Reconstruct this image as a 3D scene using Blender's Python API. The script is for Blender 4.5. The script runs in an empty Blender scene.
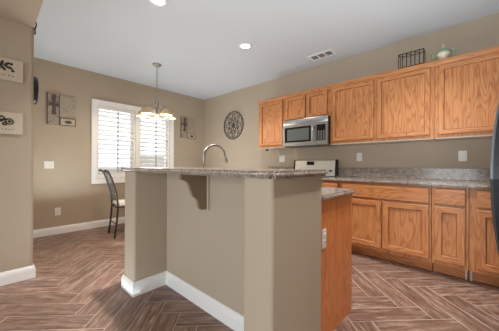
import bpy, bmesh, math, random
from mathutils import Vector, Matrix
random.seed(7)
SC = bpy.context.scene
COL = SC.collection
PI = math.pi

# ------------------------------------------------------------------ camera
CAM_H, YAW, ROLL, FPX = 1.08, 0.8318, -0.0040, 239.2
cam = bpy.data.cameras.new('camera')
cam.sensor_fit = 'HORIZONTAL'; cam.sensor_width = 36.0
cam.lens = FPX / 499 * 36.0
cam.shift_y = -0.4 / 499
cam.clip_start = 0.02
camo = bpy.data.objects.new('camera', cam); COL.objects.link(camo)
camo.matrix_world = (Matrix.Translation((0, 0, CAM_H)) @ Matrix.Rotation(-YAW, 4, 'Z')
                     @ Matrix.Rotation(PI / 2, 4, 'X') @ Matrix.Rotation(-ROLL, 4, 'Z'))
SC.camera = camo

# ------------------------------------------------------------------ view, sky and lights
SC.view_settings.view_transform = 'Standard'
SC.view_settings.look = 'None'
SC.view_settings.gamma = 1.0
SC.view_settings.use_curve_mapping = False
SC.view_settings.exposure = 0.03

world = bpy.data.worlds.new('sky'); SC.world = world
world.use_nodes = True
wn = world.node_tree; wn.nodes.clear()
wo = wn.nodes.new('ShaderNodeOutputWorld'); wb = wn.nodes.new('ShaderNodeBackground')
wb.inputs[0].default_value = (0.86, 0.93, 1.0, 1); wb.inputs[1].default_value = 1.7
wn.links.new(wb.outputs[0], wo.inputs[0])

def area_light(name, loc, rot, sx, sy, power, color=(1, 1, 1)):
    l = bpy.data.lights.new(name, 'AREA'); l.shape = 'RECTANGLE'; l.size = sx; l.size_y = sy
    l.energy = power; l.color = color
    o = bpy.data.objects.new(name, l); COL.objects.link(o); o.location = loc; o.rotation_euler = rot
    return o

# daylight entering through the glazed patio door of the living area behind the camera
area_light('patio_daylight', (-3.32, 0.0, 1.15), (0, -PI / 2, 0), 2.0, 3.4, 102, (0.90, 0.97, 1.0))
# added upward fill lamps without fixtures, imitating light bounced off the ceiling
for bx_, by_, bz_, bp_w in ((0.75, 3.9, 0.45, 11.0), (2.5, 3.6, 0.6, 16.0), (1.15, 1.4, 1.45, 2.6), (2.1, 0.08, 1.0, 15.0), (-0.9, 0.0, 0.4, 5.0), (0.46, 2.3, 0.02, 2.6)):
    area_light('bounce_fill', (bx_, by_, bz_), (PI, 0, 0), 0.8, 0.8, bp_w, (0.86, 0.95, 1.0)).data.spread = math.radians(170)
# added fill lamp behind the viewer, where the wall has no window
area_light('rear_fill', (0.6, -2.85, 1.0), (PI / 2, 0, PI), 1.2, 1.4, 9, (1.0, 0.97, 0.93))
# daylight entering through the nook window
area_light('nook_daylight', (1.94, 4.93, 1.5), (-PI / 2, 0, 0), 1.3, 1.2, 14, (0.94, 0.97, 1.0))

def can_or_fill_lamp(x, y, z, power):
    l = bpy.data.lights.new('recessed_or_fill_lamp', 'AREA'); l.shape = 'DISK'; l.size = 0.12
    l.energy = power; l.color = (1.0, 0.96, 0.91); l.spread = math.radians(108)
    o = bpy.data.objects.new('recessed_or_fill_lamp', l); COL.objects.link(o); o.location = (x, y, z)

# ------------------------------------------------------------------ materials
def srgb(r, g, b):
    f = lambda c: c / 12.92 if c <= 0.04045 else ((c + 0.055) / 1.055) ** 2.4
    return (f(r / 255), f(g / 255), f(b / 255), 1)

def mat(name, color, rough=0.5, metal=0.0, spec=0.5, bump=None, emis=None, coat=0.0):
    m = bpy.data.materials.new(name); m.use_nodes = True
    nt = m.node_tree; b = nt.nodes['Principled BSDF']
    b.inputs['Base Color'].default_value = color
    b.inputs['Roughness'].default_value = rough
    b.inputs['Metallic'].default_value = metal
    b.inputs['Specular IOR Level'].default_value = spec
    b.inputs['Coat Weight'].default_value = coat
    if emis:
        b.inputs['Emission Color'].default_value = emis[0]; b.inputs['Emission Strength'].default_value = emis[1]
    tc = nt.nodes.new('ShaderNodeTexCoord')
    n = nt.nodes.new('ShaderNodeTexNoise'); n.inputs['Scale'].default_value = bump[0] if bump else 30
    n.inputs['Detail'].default_value = 3
    nt.links.new(tc.outputs['Object'], n.inputs['Vector'])
    if bump:
        bp = nt.nodes.new('ShaderNodeBump'); bp.inputs['Strength'].default_value = bump[1]; bp.inputs['Distance'].default_value = bump[2]
        nt.links.new(n.outputs['Fac'], bp.inputs['Height']); nt.links.new(bp.outputs[0], b.inputs['Normal'])
    else:
        mr = nt.nodes.new('ShaderNodeMapRange'); mr.inputs['To Min'].default_value = max(rough - 0.04, 0); mr.inputs['To Max'].default_value = min(rough + 0.04, 1)
        nt.links.new(n.outputs['Fac'], mr.inputs['Value']); nt.links.new(mr.outputs[0], b.inputs['Roughness'])
    return m

def ramp(nt, stops, interp='LINEAR'):
    r = nt.nodes.new('ShaderNodeValToRGB'); cr = r.color_ramp; cr.interpolation = interp
    while len(cr.elements) < len(stops): cr.elements.new(0.5)
    for e, (p, c) in zip(cr.elements, stops): e.position = p; e.color = c
    return r

def wood(name, axis, light, mid, dark):
    """oak: long pores and cathedral figure running along one axis"""
    m = bpy.data.materials.new(name); m.use_nodes = True
    nt = m.node_tree; L = nt.links; b = nt.nodes['Principled BSDF']
    tc = nt.nodes.new('ShaderNodeTexCoord')
    mp = nt.nodes.new('ShaderNodeMapping')
    s = [1, 1, 1]; s[axis] = 0.13
    mp.inputs['Scale'].default_value = s
    L.new(tc.outputs['Object'], mp.inputs['Vector'])
    n1 = nt.nodes.new('ShaderNodeTexNoise'); n1.inputs['Scale'].default_value = 6.8; n1.inputs['Detail'].default_value = 2.0; n1.inputs['Distortion'].default_value = 0.35
    L.new(mp.outputs[0], n1.inputs['Vector'])
    mul = nt.nodes.new('ShaderNodeMath'); mul.operation = 'MULTIPLY'; mul.inputs[1].default_value = 32.0
    L.new(n1.outputs['Fac'], mul.inputs[0])
    fr = nt.nodes.new('ShaderNodeMath'); fr.operation = 'PINGPONG'; fr.inputs[1].default_value = 1.0
    L.new(mul.outputs[0], fr.inputs[0])
    r1 = ramp(nt, [(0.0, dark), (0.32, mid), (1.0, light)])
    L.new(fr.outputs[0], r1.inputs[0])
    mp2 = nt.nodes.new('ShaderNodeMapping'); s2 = [1, 1, 1]; s2[axis] = 0.03; mp2.inputs['Scale'].default_value = s2
    L.new(tc.outputs['Object'], mp2.inputs['Vector'])
    n2 = nt.nodes.new('ShaderNodeTexNoise'); n2.inputs['Scale'].default_value = 130; n2.inputs['Detail'].default_value = 2
    L.new(mp2.outputs[0], n2.inputs['Vector'])
    r2 = ramp(nt, [(0.36, (0.66, 0.62, 0.58, 1)), (0.52, (1, 1, 1, 1))])
    L.new(n2.outputs['Fac'], r2.inputs[0])
    mx = nt.nodes.new('ShaderNodeMix'); mx.data_type = 'RGBA'; mx.blend_type = 'MULTIPLY'; mx.inputs['Factor'].default_value = 0.55
    L.new(r1.outputs[0], mx.inputs['A']); L.new(r2.outputs[0], mx.inputs['B'])
    L.new(mx.outputs['Result'], b.inputs['Base Color'])
    b.inputs['Roughness'].default_value = 0.36
    b.inputs['Specular IOR Level'].default_value = 0.4
    return m

def granite(name):
    m = bpy.data.materials.new(name); m.use_nodes = True
    nt = m.node_tree; L = nt.links; b = nt.nodes['Principled BSDF']
    tc = nt.nodes.new('ShaderNodeTexCoord')
    v = nt.nodes.new('ShaderNodeTexVoronoi'); v.inputs['Scale'].default_value = 270
    L.new(tc.outputs['Object'], v.inputs['Vector'])
    sep = nt.nodes.new('ShaderNodeSeparateColor'); L.new(v.outputs['Color'], sep.inputs[0])
    r = ramp(nt, [(0.0, srgb(80, 74, 70)), (0.13, srgb(132, 120, 110)), (0.34, srgb(164, 152, 142)), (0.66, srgb(186, 176, 166)), (0.86, srgb(216, 208, 199))], 'CONSTANT')
    L.new(sep.outputs[0], r.inputs[0])
    n = nt.nodes.new('ShaderNodeTexNoise'); n.inputs['Scale'].default_value = 24; n.inputs['Detail'].default_value = 4
    L.new(tc.outputs['Object'], n.inputs['Vector'])
    r2 = ramp(nt, [(0.3, srgb(160, 140, 126)), (0.65, srgb(255, 250, 244))]); L.new(n.outputs['Fac'], r2.inputs[0])
    mx = nt.nodes.new('ShaderNodeMix'); mx.data_type = 'RGBA'; mx.blend_type = 'MULTIPLY'; mx.inputs['Factor'].default_value = 0.6
    L.new(r.outputs[0], mx.inputs['A']); L.new(r2.outputs[0], mx.inputs['B'])
    L.new(mx.outputs['Result'], b.inputs['Base Color'])
    b.inputs['Roughness'].default_value = 0.16
    return m

def floor_mat():
    m = bpy.data.materials.new('wood_look_tile'); m.use_nodes = True
    nt = m.node_tree; L = nt.links; b = nt.nodes['Principled BSDF']
    uv = nt.nodes.new('ShaderNodeUVMap'); uv.uv_map = 'UVMap'
    at = nt.nodes.new('ShaderNodeAttribute'); at.attribute_name = 'plank_tone'
    off = nt.nodes.new('ShaderNodeVectorMath'); off.operation = 'SCALE'; off.inputs['Scale'].default_value = 37.0
    comb = nt.nodes.new('ShaderNodeCombineXYZ'); L.new(at.outputs['Fac'], comb.inputs[0]); L.new(at.outputs['Fac'], comb.inputs[2])
    L.new(comb.outputs[0], off.inputs[0])
    mp = nt.nodes.new('ShaderNodeMapping'); mp.inputs['Scale'].default_value = (3.0, 21, 1)
    L.new(uv.outputs[0], mp.inputs['Vector'])
    add = nt.nodes.new('ShaderNodeVectorMath'); add.operation = 'ADD'
    L.new(mp.outputs[0], add.inputs[0]); L.new(off.outputs[0], add.inputs[1])
    n1 = nt.nodes.new('ShaderNodeTexNoise'); n1.inputs['Scale'].default_value = 1.7; n1.inputs['Detail'].default_value = 9; n1.inputs['Roughness'].default_value = 0.76; n1.inputs['Distortion'].default_value = 0.7
    L.new(add.outputs[0], n1.inputs['Vector'])
    r1 = ramp(nt, [(0.33, srgb(82, 58, 48)), (0.46, srgb(126, 96, 82)), (0.56, srgb(154, 126, 111)), (0.69, srgb(204, 186, 173))])
    L.new(n1.outputs['Fac'], r1.inputs[0])
    hs = nt.nodes.new('ShaderNodeHueSaturation'); mr = nt.nodes.new('ShaderNodeMapRange')
    mr.inputs['To Min'].default_value = 0.84; mr.inputs['To Max'].default_value = 1.14
    L.new(at.outputs['Fac'], mr.inputs['Value']); L.new(mr.outputs[0], hs.inputs['Value']); L.new(r1.outputs[0], hs.inputs['Color'])
    L.new(hs.outputs[0], b.inputs['Base Color'])
    b.inputs['Roughness'].default_value = 0.42
    bp = nt.nodes.new('ShaderNodeBump'); bp.inputs['Strength'].default_value = 0.15; bp.inputs['Distance'].default_value = 0.002
    L.new(n1.outputs['Fac'], bp.inputs['Height']); L.new(bp.outputs[0], b.inputs['Normal'])
    return m

M = {}
M['wall'] = mat('taupe_wall_paint', srgb(186, 171, 152), 0.75, bump=(170, 0.12, 0.003), spec=0.25)
M['ceiling'] = mat('white_ceiling_paint', srgb(219, 226, 231), 0.9, bump=(120, 0.1, 0.003), spec=0.1)
M['white'] = mat('white_trim_paint', srgb(246, 246, 245), 0.4)
M['shutter'] = mat('white_shutter_paint', srgb(240, 238, 233), 0.38)
M['plastic'] = mat('white_plastic', srgb(238, 236, 230), 0.35)
OL, OM, OD = srgb(211, 146, 94), srgb(203, 134, 83), srgb(181, 111, 65)
M['oak'] = wood('honey_oak_upright', 2, OL, OM, OD)
M['oak_h'] = wood('honey_oak_lengthwise', 1, OL, OM, OD)
M['oak_x'] = wood('honey_oak_crosswise', 0, OL, OM, OD)
M['granite'] = granite('speckled_granite')
M['tile'] = floor_mat()
M['grout'] = mat('pale_grout', srgb(214, 198, 185), 0.85)
M['steel'] = mat('brushed_stainless', srgb(176, 177, 177), 0.34, metal=1.0)
M['steel_bright'] = mat('pale_satin_steel', srgb(228, 224, 216), 0.45, metal=0.55)
M['oak_veneer'] = wood('reddish_oak_veneer', 2, srgb(236, 150, 92), srgb(230, 142, 85), srgb(212, 122, 70))
M['oak_shadow_line'] = wood('painted_shadow_line_oak', 2, srgb(146, 88, 50), srgb(134, 80, 45), srgb(112, 64, 36))  # shadow lines of door grooves and outer edges put into the wood colour
M['corbel'] = mat('brown_painted_corbel', srgb(140, 121, 97), 0.6)
M['nickel'] = mat('brushed_nickel', srgb(172, 168, 162), 0.3, metal=1.0)
M['black_glass'] = mat('black_glass', srgb(26, 26, 27), 0.08)
M['smoke_glass'] = mat('microwave_window_mesh', srgb(92, 96, 92), 0.22)
M['black'] = mat('black_enamel', srgb(24, 24, 26), 0.25)
M['iron'] = mat('dark_wrought_iron', srgb(52, 48, 46), 0.5, metal=0.4)
M['pewter'] = mat('antique_pewter_iron', srgb(92, 88, 86), 0.5, metal=0.2)
M['art_metal'] = mat('aged_art_metal', srgb(92, 82, 74), 0.6)
M['chair_metal'] = mat('grey_chair_metal', srgb(66, 63, 61), 0.4, metal=0.4)
M['melamine'] = mat('pale_cabinet_underside', srgb(214, 202, 186), 0.5)
M['rod_backlit'] = mat('backlit_rod_shade', srgb(112, 108, 104), 0.5)  # backlit darkness of the white tilt rod put into its colour
M['fabric'] = mat('off_white_seat_fabric', srgb(232, 226, 216), 0.9, bump=(260, 0.2, 0.002))
M['canvas'] = mat('cream_canvas', srgb(206, 194, 173), 0.85, bump=(300, 0.2, 0.001))
M['ink'] = mat('faded_black_ink', srgb(62, 58, 52), 0.8)
M['cap'] = mat('grey_control_cap', srgb(112, 122, 134), 0.3)
M['fridge'] = mat('black_fridge_enamel', srgb(15, 15, 17), 0.4, spec=0.25)
M['handle_black'] = mat('gloss_black_handle', srgb(70, 74, 80), 0.3)
M['celadon'] = mat('pale_green_glaze', srgb(150, 172, 140), 0.25)
M['cream'] = mat('cream_glaze', srgb(226, 218, 194), 0.25)
M['wood_dark'] = wood('dark_table_wood', 0, srgb(92, 62, 44), srgb(78, 52, 36), srgb(52, 34, 24))
M['block'] = mat('garden_block', srgb(196, 188, 178), 0.9, bump=(25, 0.5, 0.01))
M['earth'] = mat('patio_concrete', srgb(228, 224, 216), 0.9, bump=(20, 0.4, 0.01))
M['vent_dark'] = mat('grey_duct_metal', srgb(120, 118, 114), 0.6)
M['lamp'] = mat('lit_lamp_lens', srgb(255, 248, 235), 0.5, emis=((1, 0.95, 0.86, 1), 7.0))
M['bulb'] = mat('lit_bulb', srgb(255, 244, 222), 0.5, emis=((1, 0.86, 0.62, 1), 3.0))
M['shade'] = mat('frosted_amber_glass', srgb(196, 168, 128), 0.4, emis=((1, 0.84, 0.58, 1), 0.06))

def stone_art(name, a, b_):
    m = bpy.data.materials.new(name); m.use_nodes = True
    nt = m.node_tree; L = nt.links; b = nt.nodes['Principled BSDF']
    tc = nt.nodes.new('ShaderNodeTexCoord'); n = nt.nodes.new('ShaderNodeTexNoise')
    n.inputs['Scale'].default_value = 75; n.inputs['Detail'].default_value = 4
    L.new(tc.outputs['Object'], n.inputs['Vector'])
    r = ramp(nt, [(0.38, a), (0.6, b_)]); L.new(n.outputs['Fac'], r.inputs[0])
    L.new(r.outputs[0], b.inputs['Base Color']); b.inputs['Roughness'].default_value = 0.75
    return m
M['art_grey'] = stone_art('mottled_grey_art_panel', srgb(150, 139, 124), srgb(190, 178, 160))
M['art_dark'] = stone_art('mottled_dark_art_panel', srgb(118, 106, 94), srgb(192, 178, 160))
M['art_pale'] = stone_art('pale_art_panel', srgb(178, 166, 150), srgb(206, 194, 176))

gm = bpy.data.materials.new('window_glass'); gm.use_nodes = True
nt = gm.node_tree; nt.nodes.clear()
o_ = nt.nodes.new('ShaderNodeOutputMaterial'); mixs = nt.nodes.new('ShaderNodeMixShader')
tr = nt.nodes.new('ShaderNodeBsdfTransparent'); gl = nt.nodes.new('ShaderNodeBsdfGlossy'); gl.inputs['Roughness'].default_value = 0.02
fz = nt.nodes.new('ShaderNodeFresnel'); fz.inputs[0].default_value = 1.45
nt.links.new(fz.outputs[0], mixs.inputs[0]); nt.links.new(tr.outputs[0], mixs.inputs[1]); nt.links.new(gl.outputs[0], mixs.inputs[2]); nt.links.new(mixs.outputs[0], o_.inputs[0])
M['glass'] = gm

# ------------------------------------------------------------------ mesh helpers
def bm_new(): return bmesh.new()

def add_box(bm, x0, x1, y0, y1, z0, z1, mi=0):
    x0, x1 = min(x0, x1), max(x0, x1); y0, y1 = min(y0, y1), max(y0, y1); z0, z1 = min(z0, z1), max(z0, z1)
    v = [bm.verts.new(p) for p in ((x0, y0, z0), (x1, y0, z0), (x1, y1, z0), (x0, y1, z0), (x0, y0, z1), (x1, y0, z1), (x1, y1, z1), (x0, y1, z1))]
    fs = []
    for q in ((0, 3, 2, 1), (4, 5, 6, 7), (0, 1, 5, 4), (1, 2, 6, 5), (2, 3, 7, 6), (3, 0, 4, 7)):
        f = bm.faces.new([v[i] for i in q]); f.material_index = mi; fs.append(f)
    return fs

def box(x0, x1, y0, y1, z0, z1, bevel=0.0, seg=2):
    bm = bm_new(); add_box(bm, x0, x1, y0, y1, z0, z1)
    if bevel: bmesh.ops.bevel(bm, geom=list(bm.edges), offset=bevel, segments=seg, affect='EDGES', profile=0.5)
    return bm

def add_tube(bm, pts, r, n=8, closed=False, caps=True):
    pts = [Vector(p) for p in pts]; k = len(pts)
    rs = r if isinstance(r, (list, tuple)) else [r] * k
    rings = []; up = None
    for i, p in enumerate(pts):
        if closed: t = pts[(i + 1) % k] - pts[i - 1]
        else: t = pts[min(i + 1, k - 1)] - pts[max(i - 1, 0)]
        t.normalize()
        if up is None:
            up = Vector((0, 0, 1)) if abs(t.z) < 0.9 else Vector((1, 0, 0))
        a = t.cross(up)
        if a.length < 1e-6: a = t.cross(Vector((0, 1, 0.3)))
        a.normalize(); bb = a.cross(t).normalized(); up = bb
        rings.append([bm.verts.new(p + (a * math.cos(2 * PI * j / n) + bb * math.sin(2 * PI * j / n)) * rs[i]) for j in range(n)])
    for i in range(k if closed else k - 1):
        A, B = rings[i], rings[(i + 1) % k]
        for j in range(n): bm.faces.new((A[j], A[(j + 1) % n], B[(j + 1) % n], B[j])).smooth = True
    if caps and not closed:
        bm.faces.new(rings[0][::-1]); bm.faces.new(rings[-1])

def add_lathe(bm, prof, c, n=24, axis='Z'):
    """prof: (radius, height) pairs; axis Z up, or X"""
    rings = []
    for r, z in prof:
        if r < 1e-6:
            p = Vector((0, 0, z)); rings.append([p])
        else:
            rings.append([Vector((r * math.cos(2 * PI * j / n), r * math.sin(2 * PI * j / n), z)) for j in range(n)])
    def tf(p):
        q = p if axis == 'Z' else (Vector((p.z, p.x, p.y)) if axis == 'X' else Vector((p.x, p.z, p.y)))
        return q + Vector(c)
    R = [[bm.verts.new(tf(p)) for p in ring] for ring in rings]
    for A, B in zip(R, R[1:]):
        if len(A) == 1 and len(B) == 1: continue
        for j in range(n):
            if len(A) == 1: f = (A[0], B[(j + 1) % n], B[j])
            elif len(B) == 1: f = (A[j], A[(j + 1) % n], B[0])
            else: f = (A[j], A[(j + 1) % n], B[(j + 1) % n], B[j])
            bm.faces.new(f).smooth = True

def add_prism(bm, pts, a0, a1, plane='XZ'):
    """closed outline extruded between a0 and a1 along the axis the plane leaves out"""
    def P(u, v, a): return {'XZ': (u, a, v), 'YZ': (a, u, v), 'XY': (u, v, a)}[plane]
    A = [bm.verts.new(P(u, v, a0)) for u, v in pts]; B = [bm.verts.new(P(u, v, a1)) for u, v in pts]
    n = len(pts)
    bm.faces.new(A); bm.faces.new(B[::-1])
    for i in range(n): bm.faces.new((A[i], B[i], B[(i + 1) % n], A[(i + 1) % n]))

def obj(name, bm, material, parent=None, smooth=False, origin=None):
    """links bm (world coordinates) as one mesh object below parent"""
    bmesh.ops.recalc_face_normals(bm, faces=list(bm.faces))
    off = Vector((0, 0, 0))
    if parent is not None:
        q = parent
        while q is not None: off += q.location; q = q.parent
        bmesh.ops.translate(bm, verts=list(bm.verts), vec=-off)
    elif origin is not None:
        bmesh.ops.translate(bm, verts=list(bm.verts), vec=-Vector(origin))
    me = bpy.data.meshes.new(name)
    if smooth:
        for f in bm.faces: f.smooth = True
    bm.to_mesh(me); bm.free()
    for mm in (material if isinstance(material, (list, tuple)) else [material]): me.materials.append(M[mm])
    if smooth and hasattr(me, 'set_sharp_from_angle'): me.set_sharp_from_angle(angle=math.radians(38))
    o = bpy.data.objects.new(name, me); COL.objects.link(o)
    if parent is not None: o.parent = parent
    elif origin is not None: o.location = origin
    return o

def tag(o, label, cat, group=None, kind=None):
    o['label'] = label; o['category'] = cat
    if group: o['group'] = group
    if kind: o['kind'] = kind
    return o

def thing(name, label, cat, loc=(0, 0, 0), group=None, rz=0):
    o = bpy.data.objects.new(name, None); COL.objects.link(o)
    o.location = loc; o.rotation_euler = (0, 0, rz); o.empty_display_size = 0.1
    return tag(o, label, cat, group)

def struct(name, bm, m, label, cat, parent=None, smooth=False):
    o = obj(name, bm, m, parent, smooth)
    if parent is None: tag(o, label, cat, None, 'structure')
    return o

def panel_door(bm, o, u, v, w, h, n, thick=0.024, stile=0.055, recess=0.013, flat=False):
    """framed door: o = lower corner on the face frame, u across, v up, n outwards. Stiles index 0, rails index 1."""
    o, u, v, n = Vector(o), Vector(u), Vector(v), Vector(n)
    def ring(ins, d): return [bm.verts.new(o + u * a + v * b + n * d) for a, b in ((ins, ins), (w - ins, ins), (w - ins, h - ins), (ins, h - ins))]
    loops = [ring(0, 0), ring(0, thick - 0.005), ring(0.005, thick)]
    if not flat:
        loops += [ring(stile, thick), ring(stile + 0.006, thick - 0.004), ring(stile + 0.010, thick - recess), ring(stile + 0.0145, thick - recess)]
    for A, B in zip(loops, loops[1:]):
        for i in range(4):
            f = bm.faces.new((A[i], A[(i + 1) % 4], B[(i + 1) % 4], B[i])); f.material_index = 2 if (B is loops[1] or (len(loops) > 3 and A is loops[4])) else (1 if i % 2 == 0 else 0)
    f = bm.faces.new(loops[-1]); f.material_index = 1 if flat else 0
    bm.faces.new(loops[0][::-1])

def baseboard_profile():
    return [(0, 0), (0.016, 0), (0.016, 0.078), (0.0135, 0.084), (0.0135, 0.094), (0.009, 0.101), (0.007, 0.111), (0.0, 0.115)]

def add_baseboard(bm, path, closed=False):
    """path: XY points with the wall on the right-hand side when walking; profile grows to the left, mitred at corners"""
    prof = baseboard_profile(); P = [Vector((x, y)) for x, y in path]; cols = []
    for i, p in enumerate(P):
        def nrm(a, b): d = (b - a).normalized(); return Vector((-d.y, d.x))
        if i == 0: nv = nrm(P[0], P[1])
        elif i == len(P) - 1: nv = nrm(P[-2], P[-1])
        else:
            n1, n2 = nrm(P[i - 1], p), nrm(p, P[i + 1]); nv = (n1 + n2) / (1 + n1.dot(n2))
        cols.append([bm.verts.new((p.x + nv.x * a, p.y + nv.y * a, b)) for a, b in prof])
    n = len(prof)
    for A, B in zip(cols, cols[1:]):
        for j in range(n): bm.faces.new((A[j], B[j], B[(j + 1) % n], A[(j + 1) % n]))
    bm.faces.new(cols[0]); bm.faces.new(cols[-1][::-1])

# ------------------------------------------------------------------ room shell
XR, YB, ZC, ZS = 3.525, 4.70, 2.65, 2.38     # kitchen wall, window wall, kitchen ceiling, low ceiling
XL, YL = 0.30, 3.065                         # end of the wall with the canvas prints, its face
XW, YR = -3.2, -3.0                          # living area behind the camera
XF, YF = 1.25, -0.95                         # wall behind the refrigerator

def clip_poly(poly, inside, cut):
    out = []
    for i, p in enumerate(poly):
        q = poly[(i + 1) % len(poly)]
        a, b = inside(p), inside(q)
        if a >= 0: out.append(p)
        if (a >= 0) != (b >= 0):
            t = a / (a - b); out.append((p[0] + (q[0] - p[0]) * t, p[1] + (q[1] - p[1]) * t))
    return out

def make_floor():
    bm = bm_new()
    add_box(bm, XW - 0.1, XR + 0.1, YR - 0.1, YB + 0.1, -0.06, -0.0015, 1)
    uvl = bm.loops.layers.uv.new('UVMap'); tone = bm.faces.layers.float.new('plank_tone')
    w, L, g = 0.15, 0.60, 0.0027
    q0, p0 = 0.03, 0.57 + 0.60 - 0.60     # herringbone phase
    s = 1 / math.sqrt(2)
    x0, x1, y0, y1 = XW, XR, YR, YB
    def put(q, p, lq, lp):
        c = [(q + g, p + g), (q + lq - g, p + g), (q + lq - g, p + lp - g), (q + g, p + lp - g)]
        poly = [((pp + qq) * s, (pp - qq) * s) for qq, pp in c]      # X=(p+q)/√2, Y=(p-q)/√2
        for ins in (lambda t: t[0] - x0, lambda t: x1 - t[0], lambda t: t[1] - y0, lambda t: y1 - t[1]):
            poly = clip_poly(poly, ins, None)
            if len(poly) < 3: return
        f = bm.faces.new([bm.verts.new((x, y, 0.0)) for x, y in poly[::-1]])
        f[tone] = random.random(); f.material_index = 0
        if f.normal.z < 0 or True: f.normal_update()
        for lp_ in f.loops:
            x, y = lp_.vert.co.x, lp_.vert.co.y; pp, qq = (x + y) * s, (x - y) * s
            a, b = (pp - p, qq - q) if lp > lq else (qq - q, pp - p)
            lp_[uvl].uv = (a, b)
    for m in range(-14, 15):
        for k in range(-50, 51):
            bq, bp_ = q0 + k * w + m * (w + L), p0 - k * w + m * (L - w)
            if abs(bq) > 8 or abs(bp_) > 9: continue
            put(bq, bp_, w, L)                           # plank pointing away from the camera
            put(bq + w, bp_ + L - w, L, w)               # plank lying across
    me = bpy.data.meshes.new('floor')
    for f in bm.faces:
        if f.material_index == 0 and f.normal.z < 0: f.normal_flip()
    bm.to_mesh(me); bm.free()
    me.materials.append(M['tile']); me.materials.append(M['grout'])
    o = bpy.data.objects.new('floor', me); COL.objects.link(o)
    tag(o, 'brown wood-look tile floor laid in a herringbone with pale grout', 'floor', None, 'structure')
make_floor()

# ceilings
struct('ceiling', box(XL + 0.02, XR + 0.1, YR - 0.1, YB + 0.1, ZC, ZC + 0.1), 'ceiling', 'flat light grey-white ceiling over the kitchen', 'ceiling')
bm = bm_new(); add_box(bm, XW - 0.1, XL, YR - 0.1, YL + 0.02, ZS, ZC + 0.1)
bmesh.ops.bevel(bm, geom=[e for e in bm.edges if all(abs(v.co.x - XL) < 1e-4 and abs(v.co.z - ZS) < 1e-4 for v in e.verts)], offset=0.012, segments=3, affect='EDGES')
struct('ceiling_soffit', bm, 'wall', 'taupe lowered ceiling at the upper left corner', 'ceiling', smooth=True)

# walls
def wall_with_hole_xz(y0, y1, x0, x1, z1, hx0, hx1, hz0, hz1):
    bm = bm_new()
    add_box(bm, x0, hx0, y0, y1, 0, z1); add_box(bm, hx1, x1, y0, y1, 0, z1)
    add_box(bm, hx0, hx1, y0, y1, 0, hz0); add_box(bm, hx0, hx1, y0, y1, hz1, z1)
    return bm
WX0, WX1, WZ0, WZ1 = 1.265, 2.625, 0.835, 2.105
struct('wall_back', wall_with_hole_xz(YB, YB + 0.16, XL - 0.1, XR + 0.16, ZC, WX0, WX1, WZ0, WZ1), 'wall', 'taupe wall with the shuttered window', 'wall')
struct('wall_right', box(XR, XR + 0.16, YF - 0.1, YB, 0, ZC), 'wall', 'taupe wall behind the oak cabinets', 'wall')
bm = bm_new(); add_box(bm, XW, XL, YL, YB, 0, ZC)
bmesh.ops.bevel(bm, geom=[e for e in bm.edges if all(abs(v.co.x - XL) < 1e-4 and abs(v.co.y - YL) < 1e-4 for v in e.verts)], offset=0.018, segments=4, affect='EDGES')
struct('wall_left', bm, 'wall', 'taupe wall end with rounded corner and two canvas prints', 'wall', smooth=True)
struct('wall_front', box(XF, XR, YF - 0.1, YF, 0, ZC), 'wall', 'taupe wall behind the refrigerator', 'wall')
struct('wall_rear', box(XW, XF + 0.1, YR - 0.1, YR, 0, ZC), 'wall', 'taupe wall of the living area behind the viewer', 'wall')
struct('wall_side', box(XF, XF + 0.1, YR, YF - 0.1, 0, ZC), 'wall', 'short taupe return wall behind the viewer', 'wall')
bm = bm_new()
add_box(bm, XW - 0.1, XW, YR, -2.0, 0, ZC); add_box(bm, XW - 0.1, XW, 1.8, YL, 0, ZC); add_box(bm, XW - 0.1, XW, -2.0, 1.8, 2.25, ZC)
struct('wall_far', bm, 'wall', 'taupe living area wall with the patio opening', 'wall')
d1 = thing('door_1', 'glazed white patio door behind the viewer', 'door', (XW - 0.05, -0.1, 0)); d1['kind'] = 'structure'
bm = bm_new()
for a, b in ((-2.0, -1.94), (-0.13, -0.07), (1.74, 1.8)): add_box(bm, XW - 0.08, XW - 0.02, a, b, 0, 2.25)
for a, b in ((0, 0.06), (2.19, 2.25)): add_box(bm, XW - 0.08, XW - 0.02, -1.94, -0.13, a, b); add_box(bm, XW - 0.08, XW - 0.02, -0.07, 1.74, a, b)
obj('door_frame', bm, 'white', d1)
for a, b in ((-1.94, -0.13), (-0.07, 1.74)): obj('pane', box(XW - 0.054, XW - 0.046, a, b, 0.06, 2.19), 'glass', d1)

# baseboards
bm = bm_new(); add_baseboard(bm, [(XR, YB), (XL, YB)]); struct('baseboard_back', bm, 'white', 'white baseboard below the window', 'baseboard')
bm = bm_new(); add_baseboard(bm, [(XL, YB - 0.017), (XL, YL), (XW, YL)]); struct('baseboard_left', bm, 'white', 'white baseboard wrapping the wall end below the canvas prints', 'baseboard')
bm = bm_new(); add_baseboard(bm, [(XR, 2.72), (XR, YB - 0.017)]); struct('baseboard_right', bm, 'white', 'white baseboard beyond the last base cabinet', 'baseboard')

# ------------------------------------------------------------------ window
w1 = thing('window_1', 'wide white-framed window of the breakfast nook', 'window', (1.945, YB, 0.75)); w1['kind'] = 'structure'
bm = bm_new()
for a in (-0.0,):
    add_box(bm, 1.185, WX0, YB - 0.024, YB - 0.001, 0.75, 2.19); add_box(bm, WX1, 2.705, YB - 0.024, YB - 0.001, 0.75, 2.19)
    add_box(bm, WX0, WX1, YB - 0.024, YB - 0.001, 2.105, 2.19); add_box(bm, WX0, WX1, YB - 0.024, YB - 0.001, 0.75, 0.835)
    add_box(bm, 1.185, 2.705, YB - 0.032, YB - 0.024, 2.165, 2.19); add_box(bm, 1.185, 1.21, YB - 0.032, YB - 0.024, 0.775, 2.165); add_box(bm, 2.68, 2.705, YB - 0.032, YB - 0.024, 0.775, 2.165); add_box(bm, 1.185, 2.705, YB - 0.032, YB - 0.024, 0.75, 0.775)
obj('window_frame', bm, 'white', w1)
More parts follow.
